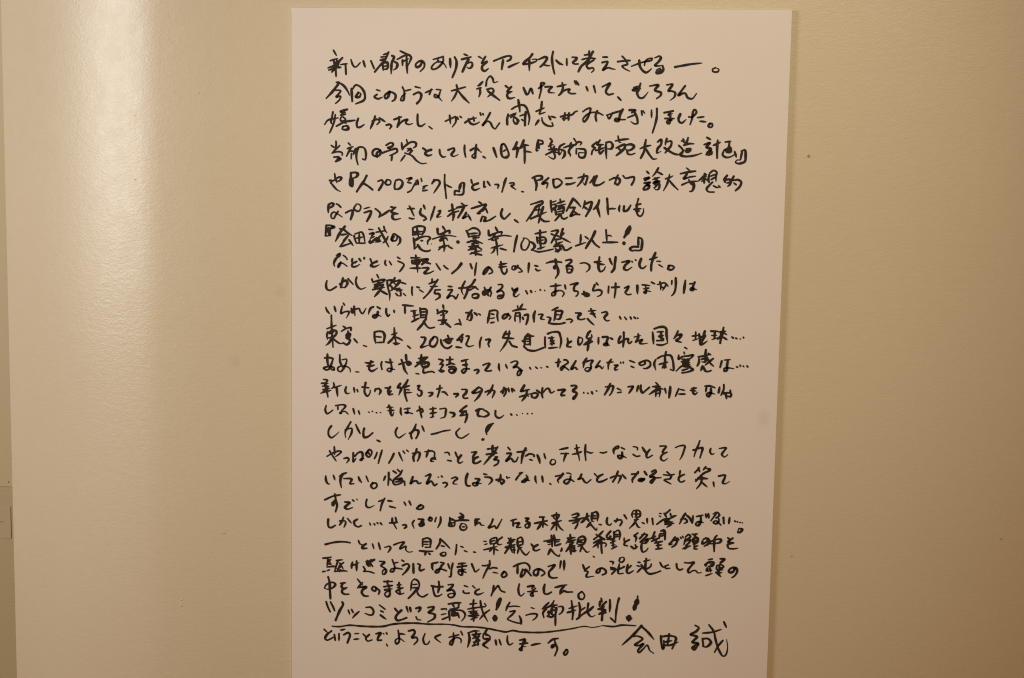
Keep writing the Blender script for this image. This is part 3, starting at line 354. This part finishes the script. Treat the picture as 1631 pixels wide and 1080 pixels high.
'18': '''113,1622 142,1608 168,1602/148,1600 152,1620 156,1640 151,1661/151,1620 139,1635 142,1641 151,1629/139,1630 145,1638/183,1626 200,1627 191,1636 183,1645 191,1650 209,1644/209,1618 215,1622/223,1614 226,1617/258,1614 255,1627 258,1639 267,1641 284,1633/298,1619 319,1610/319,1607 310,1625 304,1650/330,1615 347,1616/336,1634 356,1638/385,1617 391,1628/402,1613 408,1626/442,1624 428,1637 440,1639 451,1630 442,1624 434,1628''',
'19': '''126,1688 125,1702 128,1714 136,1716 151,1707/165,1692 183,1691 186,1696 180,1713/178,1679 174,1691 165,1706/192,1682 206,1698/226,1683 215,1692 218,1704 229,1709 240,1704/268,1694 271,1701/283,1695 286,1700/293,1691 297,1695/305,1692 310,1698/336,1691 365,1688/345,1674 345,1692/356,1671 359,1685 354,1691/348,1689 360,1710/380,1696 391,1695 393,1701 386,1707/420,1678 414,1688 420,1706/434,1673 451,1674 443,1684 454,1689/451,1681 452,1692 440,1696 437,1690 457,1689/474,1665 469,1674 477,1677 480,1668 471,1666/494,1664 490,1679/509,1662 509,1678 500,1699/540,1662 540,1677 538,1691 555,1690 554,1670 540,1665/540,1671 552,1670/540,1681 552,1680/549,1688 543,1685/574,1646 586,1653/569,1661 588,1654/577,1661 572,1669/586,1657 580,1669/557,1673 580,1670 604,1669/580,1681 575,1692 578,1701 589,1703 598,1694 592,1683 580,1681/583,1692 592,1692/626,1667 626,1686/626,1664 640,1663/634,1666 629,1681 640,1675 646,1683 657,1683/685,1661 680,1676 671,1691 683,1687 691,1684 697,1692 708,1674 715,1660/745,1664 764,1657/753,1664 753,1681/759,1672 773,1670 765,1685 779,1684/793,1653 804,1653 796,1663 807,1668 804,1683 796,1685 793,1676 804,1670/840,1647 857,1646/824,1669 866,1658/852,1648 852,1682/849,1662 841,1677 833,1689/852,1665 869,1675/880,1641 907,1634/896,1630 897,1660 897,1688/885,1643 891,1651/905,1639 899,1651/883,1666 913,1655/897,1660 878,1689/900,1663 908,1679 920,1689/947,1635 966,1629 969,1634 958,1643/950,1643 967,1645/939,1655 961,1651 978,1645 989,1641/961,1651 967,1662 959,1680/950,1663 972,1653/978,1659 994,1641 1005,1635/997,1627 997,1649/994,1638 1003,1652/992,1644 981,1659/1014,1626 1014,1651 1020,1654/1014,1626 1027,1621 1033,1631 1031,1651/1017,1634 1028,1634/1017,1643 1028,1642/1009,1657 1001,1669 995,1675/1006,1660 1017,1671 1029,1682 1031,1673/1037,1662 1045,1663/1064,1638 1062,1652 1065,1660 1073,1663 1078,1657/1087,1648 1109,1644 1112,1650 1106,1663/1097,1639 1092,1653/1119,1627 1128,1640/1147,1614 1144,1625 1147,1634/1149,1611 1166,1610 1172,1618 1169,1630 1153,1633/1158,1613 1158,1630/1150,1622 1169,1621/1161,1636 1153,1653 1137,1671/1153,1642 1167,1639/1159,1653 1165,1664 1173,1667/1178,1649 1186,1653/1194,1636 1195,1651/1211,1634 1214,1655/1233,1616 1241,1617/1233,1624 1239,1628/1268,1603 1252,1618/1249,1615 1258,1629/1269,1614 1272,1625/1226,1653 1250,1635 1269,1631 1285,1624/1269,1631 1253,1643 1278,1642/1264,1640 1272,1648 1259,1662/1253,1651 1281,1647/1275,1625 1288,1621/1318,1612 1310,1626 1300,1648/1302,1632 1319,1631 1324,1640 1314,1646/1321,1617 1329,1625/1327,1620 1335,1631 1341,1644/1343,1619 1341,1644/1354,1621 1376,1615/1368,1621 1368,1637 1360,1651 1352,1647 1360,1638 1377,1640/1384,1611 1386,1623/1392,1610 1394,1624/1401,1633 1409,1621 1417,1610/1408,1610 1419,1604 1428,1612 1417,1624/1417,1621 1425,1623 1426,1635 1418,1642 1409,1638 1417,1632 1426,1638 1434,1646/1441,1620 1443,1640/1461,1619 1459,1640/1477,1629 1480,1632/1486,1632 1488,1633/1494,1634 1496,1634/1502,1635 1503,1635/1492,1654 1503,1656 1498,1665 1489,1668 1492,1654''',
'20': '''116,1775 136,1769 160,1764 183,1763 202,1765/230,1756 235,1767 244,1770/256,1766 244,1776 244,1782 259,1781/278,1765 283,1781/299,1761 305,1784/320,1775 337,1771 340,1777 331,1792/351,1765 372,1756 386,1754 375,1769 372,1778 392,1768 392,1780 401,1787 415,1785/449,1745 449,1766/449,1741 464,1736 475,1741 475,1767/452,1749 472,1748/452,1758 469,1757/458,1768 475,1767/438,1781 461,1782 484,1780/461,1784 457,1794/470,1788 476,1792/509,1737 507,1751 495,1772/509,1737 524,1750 541,1767/513,1760 523,1762/519,1782 510,1789 516,1794 527,1791 527,1782 519,1782/564,1754 563,1771 560,1789/578,1759 587,1762/590,1773 601,1777/621,1776 629,1777/655,1738 664,1738/658,1749 667,1746/678,1731 678,1746/681,1728 698,1724 695,1742 678,1746/681,1737 692,1733/717,1721 703,1733 701,1742 706,1747 718,1744/656,1767 681,1760 701,1753/689,1748 690,1765 690,1782/684,1760 675,1772/692,1762 704,1767/737,1723 743,1728 760,1727/746,1722 740,1734/735,1740 757,1733/749,1733 738,1757 727,1775/729,1755 760,1744/743,1751 752,1771/746,1754 760,1753/749,1762 761,1762/757,1750 758,1773/768,1724 769,1750/768,1724 780,1718 785,1726 786,1743/771,1735 783,1732/772,1747 783,1743/772,1755 783,1752/774,1752 769,1773/777,1755 789,1772 798,1777 809,1765/814,1739 823,1750/836,1741 823,1750 823,1759 831,1761 845,1755/856,1728 878,1723 909,1720/881,1707 883,1727 884,1744/889,1705 892,1721 893,1741/867,1730 879,1729/870,1739 879,1736/895,1729 907,1726/896,1741 912,1734/879,1753 871,1772/882,1756 893,1769 908,1776 910,1769/916,1751 913,1760/916,1748 917,1757/943,1701 943,1712 929,1733/934,1714 960,1710/946,1712 943,1727/940,1724 963,1717/938,1727 957,1726/952,1729 941,1744 930,1759/943,1735 947,1767/941,1744 960,1737/944,1750 960,1746/944,1758 963,1754/957,1738 958,1758/971,1711 966,1731/971,1711 985,1705 993,1713 988,1730 969,1734/971,1720 988,1716/971,1725 985,1725/983,1736 977,1757/969,1740 985,1733/983,1739 991,1750 1000,1758 1008,1755/1020,1770 1025,1774/1051,1684 1038,1699 1021,1714/1029,1697 1043,1705 1057,1713/1021,1726 1041,1713 1057,1710/1044,1713 1033,1728 1019,1740/1033,1728 1058,1724 1063,1729 1058,1738/1035,1728 1036,1742/1046,1716 1047,1742 1049,1759/1076,1683 1063,1701 1066,1706 1079,1700/1074,1698 1077,1712/1080,1709 1063,1712/1087,1685 1088,1705 1083,1714/1087,1688 1101,1679 1107,1690 1105,1710/1090,1694 1102,1693/1091,1702 1102,1699/1077,1723 1094,1714/1085,1720 1086,1740/1080,1731 1094,1728/1080,1743 1097,1733/1121,1704 1122,1715 1130,1715/1138,1709 1124,1718 1122,1727 1133,1730/1165,1685 1154,1696 1160,1699 1158,1716/1144,1731 1155,1738 1166,1730/1158,1725 1161,1736/1187,1684 1179,1695 1171,1704/1179,1690 1196,1689 1188,1701 1174,1713/1174,1715 1193,1706 1199,1703 1191,1717 1180,1718/1180,1712 1178,1735 1183,1748 1194,1743 1200,1734/1204,1703 1223,1693/1220,1679 1215,1699 1227,1710/1210,1711 1235,1698/1237,1684 1235,1701/1240,1675 1250,1672 1254,1692 1254,1703/1240,1684 1251,1683/1240,1692 1251,1689/1221,1716 1246,1709/1232,1713 1233,1732/1227,1724 1244,1721/1225,1736 1247,1732/1266,1717 1280,1705 1293,1701 1296,1695 1293,1710 1286,1721 1277,1727/1287,1693 1277,1708 1269,1719 1280,1716/1299,1701 1290,1696/1304,1692 1307,1696/1311,1689 1314,1694/1320,1691 1331,1682 1337,1688 1329,1696 1318,1705/1318,1705 1337,1699 1332,1710 1321,1720/1327,1714 1322,1728 1311,1731/1316,1728 1338,1719/1345,1682 1359,1678/1353,1681 1348,1693/1345,1696 1359,1692 1359,1706 1346,1707 1345,1696/1348,1701 1356,1701/1346,1713 1359,1709/1351,1715 1349,1724/1349,1724 1360,1718/1349,1729 1360,1729/1342,1679 1356,1687/1321,1697 1316,1717/1376,1703 1376,1711 1387,1705 1395,1693 1381,1694 1376,1700/1386,1691 1398,1699 1395,1710 1382,1719/1422,1681 1416,1689 1414,1706 1415,1735/1400,1701 1403,1710/1400,1704 1417,1695 1436,1694 1433,1703 1403,1710/1457,1687 1466,1693/1474,1687 1463,1696 1458,1701 1477,1701/1477,1703 1458,1710 1461,1721 1475,1723 1491,1720''',
'21': '''107,1823 119,1822 137,1818/125,1822 122,1851/134,1827 125,1833 134,1836/125,1842 137,1842/122,1853 148,1850 154,1855/107,1870 116,1868/122,1866 131,1862/154,1829 177,1825/160,1829 154,1847 148,1867/166,1837 178,1857/180,1834 166,1846 160,1864/148,1867 175,1863 192,1864/157,1858 172,1849/169,1860 166,1867/210,1832 207,1844 207,1853/207,1841 218,1840 233,1832/224,1827 224,1861/262,1824 259,1835 265,1844/274,1820 265,1832 271,1844/285,1819 271,1829 279,1843/247,1845 253,1856 248,1862/248,1862 265,1861 285,1866/256,1827 279,1826/303,1824 320,1826 308,1839 320,1847 326,1855 320,1867 314,1868 314,1856 323,1850/346,1816 352,1831 355,1842 349,1857 340,1857 343,1849 358,1845 381,1847/352,1828 366,1824/378,1816 386,1820/381,1835 398,1828 404,1834 395,1852 381,1867/418,1827 419,1858/433,1826 441,1829 439,1841 442,1849 456,1843/479,1824 502,1817/484,1821 482,1836 485,1844/510,1817 522,1819 513,1831/516,1825 508,1840 502,1852 493,1852 499,1843 513,1840 531,1845/536,1821 542,1838/552,1818 548,1838 545,1864 540,1865/571,1819 596,1815/568,1830 599,1824/585,1819 582,1833/571,1840 597,1836/582,1828 585,1842 582,1857 574,1854 571,1846 582,1842 597,1847/616,1817 622,1831 628,1843 642,1833/651,1821 665,1820 679,1814/676,1803 676,1817 665,1838 654,1864/676,1831 688,1826 702,1827/688,1842 705,1844/725,1838 717,1850 722,1857 734,1849 728,1837 719,1841/756,1819 775,1809 790,1805/770,1815 770,1841/781,1806 798,1805 810,1816 810,1830/787,1826 782,1852 793,1843 798,1828 804,1833 816,1847/787,1831 798,1825/841,1823 836,1843 827,1844 824,1832 838,1823 855,1828 861,1836 850,1846/872,1813 894,1806 886,1818 875,1833 878,1847 889,1851 903,1849/914,1793 911,1819/925,1790 925,1824''',
'28': '''987,1801 993,1815 998,1818/1009,1806 993,1821 1004,1823 999,1841 1024,1838/1046,1812 1041,1824 1032,1825 1035,1816 1049,1809 1063,1817 1063,1826 1052,1832/1076,1785 1087,1787 1085,1796/1079,1805 1096,1810 1083,1828/1079,1811 1091,1813/1109,1772 1107,1783 1115,1786 1123,1777 1120,1769 1109,1772/1107,1792 1105,1824 1121,1823/1115,1806 1107,1809/1124,1800 1115,1806/1135,1793 1133,1819 1138,1822 1155,1812/1146,1796 1135,1808/1168,1783 1176,1784/1165,1795 1176,1797/1182,1800 1166,1818/1187,1779 1209,1773/1195,1769 1193,1788 1193,1808 1205,1820 1221,1818 1243,1809/1179,1791 1191,1805 1210,1795 1212,1787/1240,1780 1248,1793 1254,1796/1268,1787 1257,1793 1260,1799 1273,1798/1294,1782 1297,1797 1305,1802 1315,1798/1320,1777 1337,1777 1351,1774 1340,1789 1332,1803 1335,1810 1349,1802 1357,1802 1365,1809 1376,1807/1348,1774 1340,1777/1397,1763 1410,1760/1386,1781 1400,1771 1414,1771 1411,1782 1398,1786/1392,1778 1389,1786/1403,1777 1411,1777/1395,1792 1393,1800 1409,1797/1403,1791 1406,1805/1390,1817 1412,1808/1435,1758 1449,1758 1436,1772/1425,1781 1438,1778 1447,1783 1431,1798/1425,1781 1425,1793 1445,1795/1431,1787 1444,1789/1428,1798 1431,1807 1442,1803/1423,1804 1440,1818/1433,1781 1434,1801/1483,1787 1478,1799 1467,1802 1464,1797 1474,1786 1488,1787 1491,1798 1483,1813 1475,1819''',
'22': '''126,1887 131,1906 132,1929 134,1962/113,1927 119,1915 140,1905 151,1911 143,1923 125,1930 113,1927/169,1907 186,1904/178,1906 172,1918 178,1924 192,1920/187,1923 175,1930 175,1939 184,1944 198,1943/227,1889 239,1903 245,1909/245,1900 227,1921/233,1918 257,1915 245,1926 242,1935 251,1946 265,1946/291,1915 289,1927 283,1927 277,1921 283,1912 294,1918 303,1926 300,1938/318,1893 347,1891/332,1889 329,1904/318,1911 347,1905/321,1922 347,1916/335,1904 338,1924 338,1939 329,1945 321,1937 329,1927 341,1924/364,1902 378,1901/370,1893 370,1914/364,1911 384,1913/361,1923 384,1910/370,1917 376,1934/358,1926 373,1934 387,1930/413,1891 410,1920/413,1888 422,1880 433,1884 439,1895 436,1916/416,1899 433,1896/416,1910 436,1907/431,1913 419,1929 402,1947/431,1919 437,1933 451,1939 468,1929/480,1899 500,1902 520,1900/505,1883 507,1900 503,1921/485,1902 488,1919 494,1933 503,1934 517,1926/537,1893 554,1891 546,1904 534,1914 552,1910 560,1921 555,1933 543,1936 537,1928 549,1922 560,1924/592,1893 606,1897/589,1911 589,1916 600,1919 609,1917/620,1892 629,1900/643,1902 632,1908 629,1917 638,1921 658,1913/691,1888 689,1905 683,1923/689,1911 700,1893 706,1887 712,1898 717,1904 729,1908/777,1877 774,1895 777,1912 783,1918 794,1908/805,1885 825,1881 817,1893/805,1902 837,1899/831,1889 820,1901 823,1916 817,1916 814,1910 825,1904/862,1874 859,1890 862,1905 871,1907 885,1899/896,1883 918,1876 935,1872/929,1875 915,1893 913,1905/913,1905 927,1893 935,1896 955,1895/986,1892 975,1902 978,1916 989,1918 995,1906 989,1895 983,1892''',
'23': '''119,1973 125,1991 133,2008/134,1973 143,1990 149,2004/175,1972 178,1979 166,2003 152,2037/196,1999 201,2013/207,1995 213,2007/234,2001 222,2012 210,2026/257,1986 274,1985 283,1997 280,2009 272,2012 254,2007/303,1975 323,1989/307,1995 317,1999/307,2010 327,2024/356,1984 368,1998/379,1989 365,2004 359,2016 365,2025 379,2022 397,2014/396,1976 402,1996/408,1978 411,1993/428,1980 443,1976 443,1982 437,1991/429,2009 434,2018 446,2019/469,1975 489,1971 486,1980 472,1992 492,1997 492,2009 469,2025/515,1978 532,1976 532,1980/515,1997 532,1992/518,2013 533,2006 544,2000/538,1959 561,1954 582,1952/552,1956 558,1967/575,1954 572,1969/544,1977 561,1973 575,1969/541,1983 544,2015/547,1982 570,1978 587,1980 596,1991 593,2003 584,2015/561,1978 558,1999/550,1988 553,1999/553,1999 570,1996/570,1987 576,2004/552,1985 573,1992/550,1997 567,1987/612,1955 635,1951/624,1940 621,1972/604,1973 635,1966 664,1961/647,1942 650,1962 659,1988 673,2012/661,1950 667,1958/607,1982 638,1977/613,1987 639,1986/607,1996 642,1992/624,1972 625,2013/616,2008 639,1998/616,1984 633,2001/633,1980 616,1999/678,1972 662,1985 645,2006/*1.7 714,1932 709,1944 704,1962/*1 712,1944 701,1969/*2.3 697,1993 697,2004/746,1942 738,1957 733,1972/744,1957 761,1954 781,1955/747,1974 764,1970 756,1982 739,1998/739,2001 759,2008 785,2013/779,1987 784,1998 785,2013/818,1956 829,1959/801,1983 821,1977 838,1978 835,1989 824,1999/877,1935 855,1959/855,1959 869,1956 858,1971 861,1988/894,1928 886,1943 860,1959/883,1946 905,1942/891,1943 886,1969 895,1983/877,1964 889,1978/872,1982 889,1984 895,1975/875,1967 878,1981/894,1949 903,1957 886,1963/908,1948 922,1947 925,1955 920,1967 912,1974/903,1951 900,1974 900,2012/952,1925 955,1945 958,1965 956,1989/944,1952 972,1941/939,1966 967,1956/958,1959 944,1966/977,1930 981,1952 978,1984/970,1988 987,1972 1003,1957/981,1958 997,1946/1008,1931 1006,1957 1012,1971 1020,1976 1032,1970/1025,1941 1012,1954 992,1969/1050,1911 1053,1923/1067,1922 1059,1931 1051,1943/1047,1923 1045,1940/1040,1949 1062,1939/1042,1949 1065,1951 1045,1963/1043,1966 1068,1959/1056,1931 1056,1954 1054,1986/1079,1915 1080,1935 1079,1956/1109,1908 1106,1920 1101,1952 1099,1989/1082,1976 1091,1984 1099,1992/*1 1170,1897 1170,1908/*2.5 1169,1913 1166,1925/*1.8 1163,1928 1160,1943/*2.6 1144,1969 1143,1975/*1 1144,1975 1143,1984''',
'24': '''140,2058 164,2058 202,2051 237,2052 289,2051 319,2048 342,2041 368,2036 426,2031 469,2032 541,2029 556,2031/555,2029 583,2034 630,2033 668,2035 709,2041 734,2044 758,2038 783,2041 852,2039 904,2031 956,2020 996,2010 1024,2012 1057,2004/1058,2004 1094,2005 1119,1999 1167,1998''',
'25': '''112,2070 125,2082/138,2075 122,2089 116,2102 122,2108 138,2101 145,2096/148,2087 151,2107/164,2083 164,2109/170,2070 186,2066/180,2086 196,2078 202,2084 193,2114/218,2080 234,2078/215,2100 234,2097/247,2079 260,2091/269,2080 257,2094 263,2103 279,2098/292,2076 308,2072 301,2085 298,2098 311,2097/317,2073 320,2076/327,2069 330,2075/328,2109 332,2117/368,2059 371,2078 371,2100 362,2107 359,2095 371,2087 390,2098/371,2071 393,2072/403,2060 422,2056 425,2065 416,2082 431,2081 435,2090 422,2107/460,2066 454,2086 460,2102 470,2101 476,2091/513,2066 495,2077 514,2094/542,2074 576,2063/557,2058 558,2080 551,2100 545,2097 551,2084 570,2073 583,2079 583,2091/582,2050 589,2065/606,2055 628,2047 646,2046/609,2055 612,2077 606,2104/621,2060 650,2055/634,2053 631,2069/622,2073 647,2065/625,2063 647,2078/646,2056 637,2075 625,2098/640,2075 641,2098/625,2086 647,2081/622,2099 644,2091/671,2038 665,2051 678,2060/659,2055 668,2048/659,2055 659,2071 678,2073 681,2063 665,2058/665,2071 678,2070/681,2073 669,2083 659,2093 675,2104/700,2075 703,2091/712,2071 719,2090/740,2057 740,2076 747,2088 759,2081/781,2070 799,2066 793,2076/781,2083 809,2078/800,2072 790,2089 788,2105 781,2102 791,2092 803,2091/821,2085 837,2080 852,2077/877,2074 892,2061 911,2056/898,2060 902,2076 908,2091 900,2117/902,2076 890,2083 890,2089 902,2082/939,2093 930,2106 934,2112 943,2102 942,2093 936,2093''',
'26': '''1186,1997 1159,2030 1123,2067/1183,1997 1207,2018 1228,2042/1159,2036 1171,2033 1190,2041 1166,2064 1178,2065 1193,2058 1176,2083 1179,2089 1194,2075 1206,2062 1215,2080 1228,2089/1250,2028 1252,2050 1258,2072 1261,2068 1260,2043/1250,2031 1281,2026 1299,2031 1296,2050 1288,2070/1277,2020 1275,2039 1272,2058/1260,2049 1287,2042/1257,2059 1281,2058 1308,2045/1361,1986 1373,1993 1365,2006 1347,2018 1368,2024 1354,2044 1372,2046 1354,2063 1361,2069 1375,2049/1357,2056 1366,2065/1386,2030 1390,2054/1386,2030 1405,2029 1414,2041 1399,2057 1387,2055/1386,2011 1416,2006 1446,1995/1406,1982 1422,2003 1429,2030 1439,2061 1455,2085 1463,2082 1469,2056 1465,2028/1453,2032 1438,2052 1427,2074/1454,1969 1463,1988''',
}


def catmull(P, step):
    if len(P) == 1:
        return P
    if len(P) == 2:
        n = max(2, int((P[1] - P[0]).length / step))
        return [P[0].lerp(P[1], i / n) for i in range(n + 1)]
    Q = [P[0] * 2 - P[1]] + P + [P[-1] * 2 - P[-2]]
    out = []
    for i in range(1, len(Q) - 2):
        p0, p1, p2, p3 = Q[i - 1], Q[i], Q[i + 1], Q[i + 2]
        t0 = 0.0
        t1 = t0 + max(1e-4, (p1 - p0).length) ** 0.5
        t2 = t1 + max(1e-4, (p2 - p1).length) ** 0.5
        t3 = t2 + max(1e-4, (p3 - p2).length) ** 0.5
        n = max(2, int((p2 - p1).length / step))
        for k in range(n):
            t = t1 + (t2 - t1) * k / n
            a1 = p0 * ((t1 - t) / (t1 - t0)) + p1 * ((t - t0) / (t1 - t0))
            a2 = p1 * ((t2 - t) / (t2 - t1)) + p2 * ((t - t1) / (t2 - t1))
            a3 = p2 * ((t3 - t) / (t3 - t2)) + p3 * ((t - t2) / (t3 - t2))
            b1 = a1 * ((t2 - t) / (t2 - t0)) + a2 * ((t - t0) / (t2 - t0))
            b2 = a2 * ((t3 - t) / (t3 - t1)) + a3 * ((t - t1) / (t3 - t1))
            out.append(b1 * ((t2 - t) / (t2 - t1)) + b2 * ((t - t1) / (t2 - t1)))
    out.append(P[-1])
    return out

PEN = 3.55                       # mm
stroke_no = 0
def stroke(bm, pts, wmul, rng):
    global stroke_no
    P = catmull([Vector(p) for p in pts], 0.8)
    L = sum((q - p).length for p, q in zip(P, P[1:]))
    # short dabs are lighter, long pulls heavier
    if wmul == 1.0:
        wmul = 0.80 + 0.20 * min(1.0, L / 16.0)
    w0 = PEN * wmul * rng.uniform(0.86, 1.14)
    tail = rng.uniform(0.38, 0.95)
    head = rng.uniform(0.75, 1.10)
    if L < 7:
        tail = rng.uniform(0.7, 1.0)
    lift = -T - 0.00012 - 0.000006 * (stroke_no % 60)
    stroke_no += 1
    ph = rng.uniform(0, 6.28)
    left, right, s = [], [], 0.0
    n = len(P)
    ws = []
    for i, p in enumerate(P):
        if i:
            s += (p - P[i - 1]).length
        u = s / L if L > 0 else 0
        d = P[min(n - 1, i + 1)] - P[max(0, i - 1)]
        d = d.normalized() if d.length > 1e-6 else Vector((1, 0))
        nn = Vector((-d.y, d.x))
        k = head + (1.08 - head) * min(1, u / 0.3)
        if u > 0.55:
            k = 1.08 + (tail - 1.08) * ((u - 0.55) / 0.45) ** 1.5
        k *= 1 + 0.10 * math.sin(s * 0.32 + ph) + 0.04 * math.sin(s * 1.7 + 2 * ph)
        # the pen presses harder on downward pulls than on sideways ones
        k *= 0.90 + 0.22 * max(0.0, d.y * 0.8 - d.x * 0.5 * d.y + 0.12)
        w = 0.5 * w0 * k
        ws.append((d, w))
        left.append(p + nn * w)
        right.append(p - nn * w)
    def V(q):
        return bm.verts.new((q.x / 1000, lift, TOP - q.y / 1000))
    lv = [V(q) for q in left]
    rv = [V(q) for q in right]
    for i in range(n - 1):
        bm.faces.new((lv[i], lv[i + 1], rv[i + 1], rv[i]))
    # blunt rounded ends
    for end, i, sg in ((0, 0, -1), (1, n - 1, 1)):
        d, w = ws[i]
        ang0 = math.atan2(d.y, d.x)
        arc = []
        for k in range(1, 6):
            a = ang0 + sg * (math.pi / 2) - math.pi * k / 6 if sg > 0 else ang0 + math.pi / 2 + math.pi * k / 6
            arc.append(V(P[i] + Vector((math.cos(a), math.sin(a))) * w * 0.92))
        ring = [lv[i]] + arc + [rv[i]]
        bm.faces.new(ring if sg < 0 else ring)

def write(name, key, label=None):
    rng = random.Random(hash_key(key))
    bm = bmesh.new()
    for s in INK[key].split('/'):
        t = s.split()
        wm = 1.0
        if t[0][0] == '*':
            wm = float(t[0][1:])
            t = t[1:]
        stroke(bm, [(float(a) / 2, float(c) / 2) for a, c in (q.split(',') for q in t)], wm, rng)
    for f in bm.faces:
        f.normal_update()
        if f.normal.y > 0:
            f.normal_flip()
    o = link(name, bm, INKM, board)
    if label:
        o['label'] = label
    return o

def hash_key(k):
    return 1000 + int(k) * 37

for key in INK:
    if key == '24':
        write('underline', key, 'wavy hand drawn underline')
    elif key == '26':
        write('signature', key, 'large signature in three characters')
    else:
        write('handwritten_line', key)
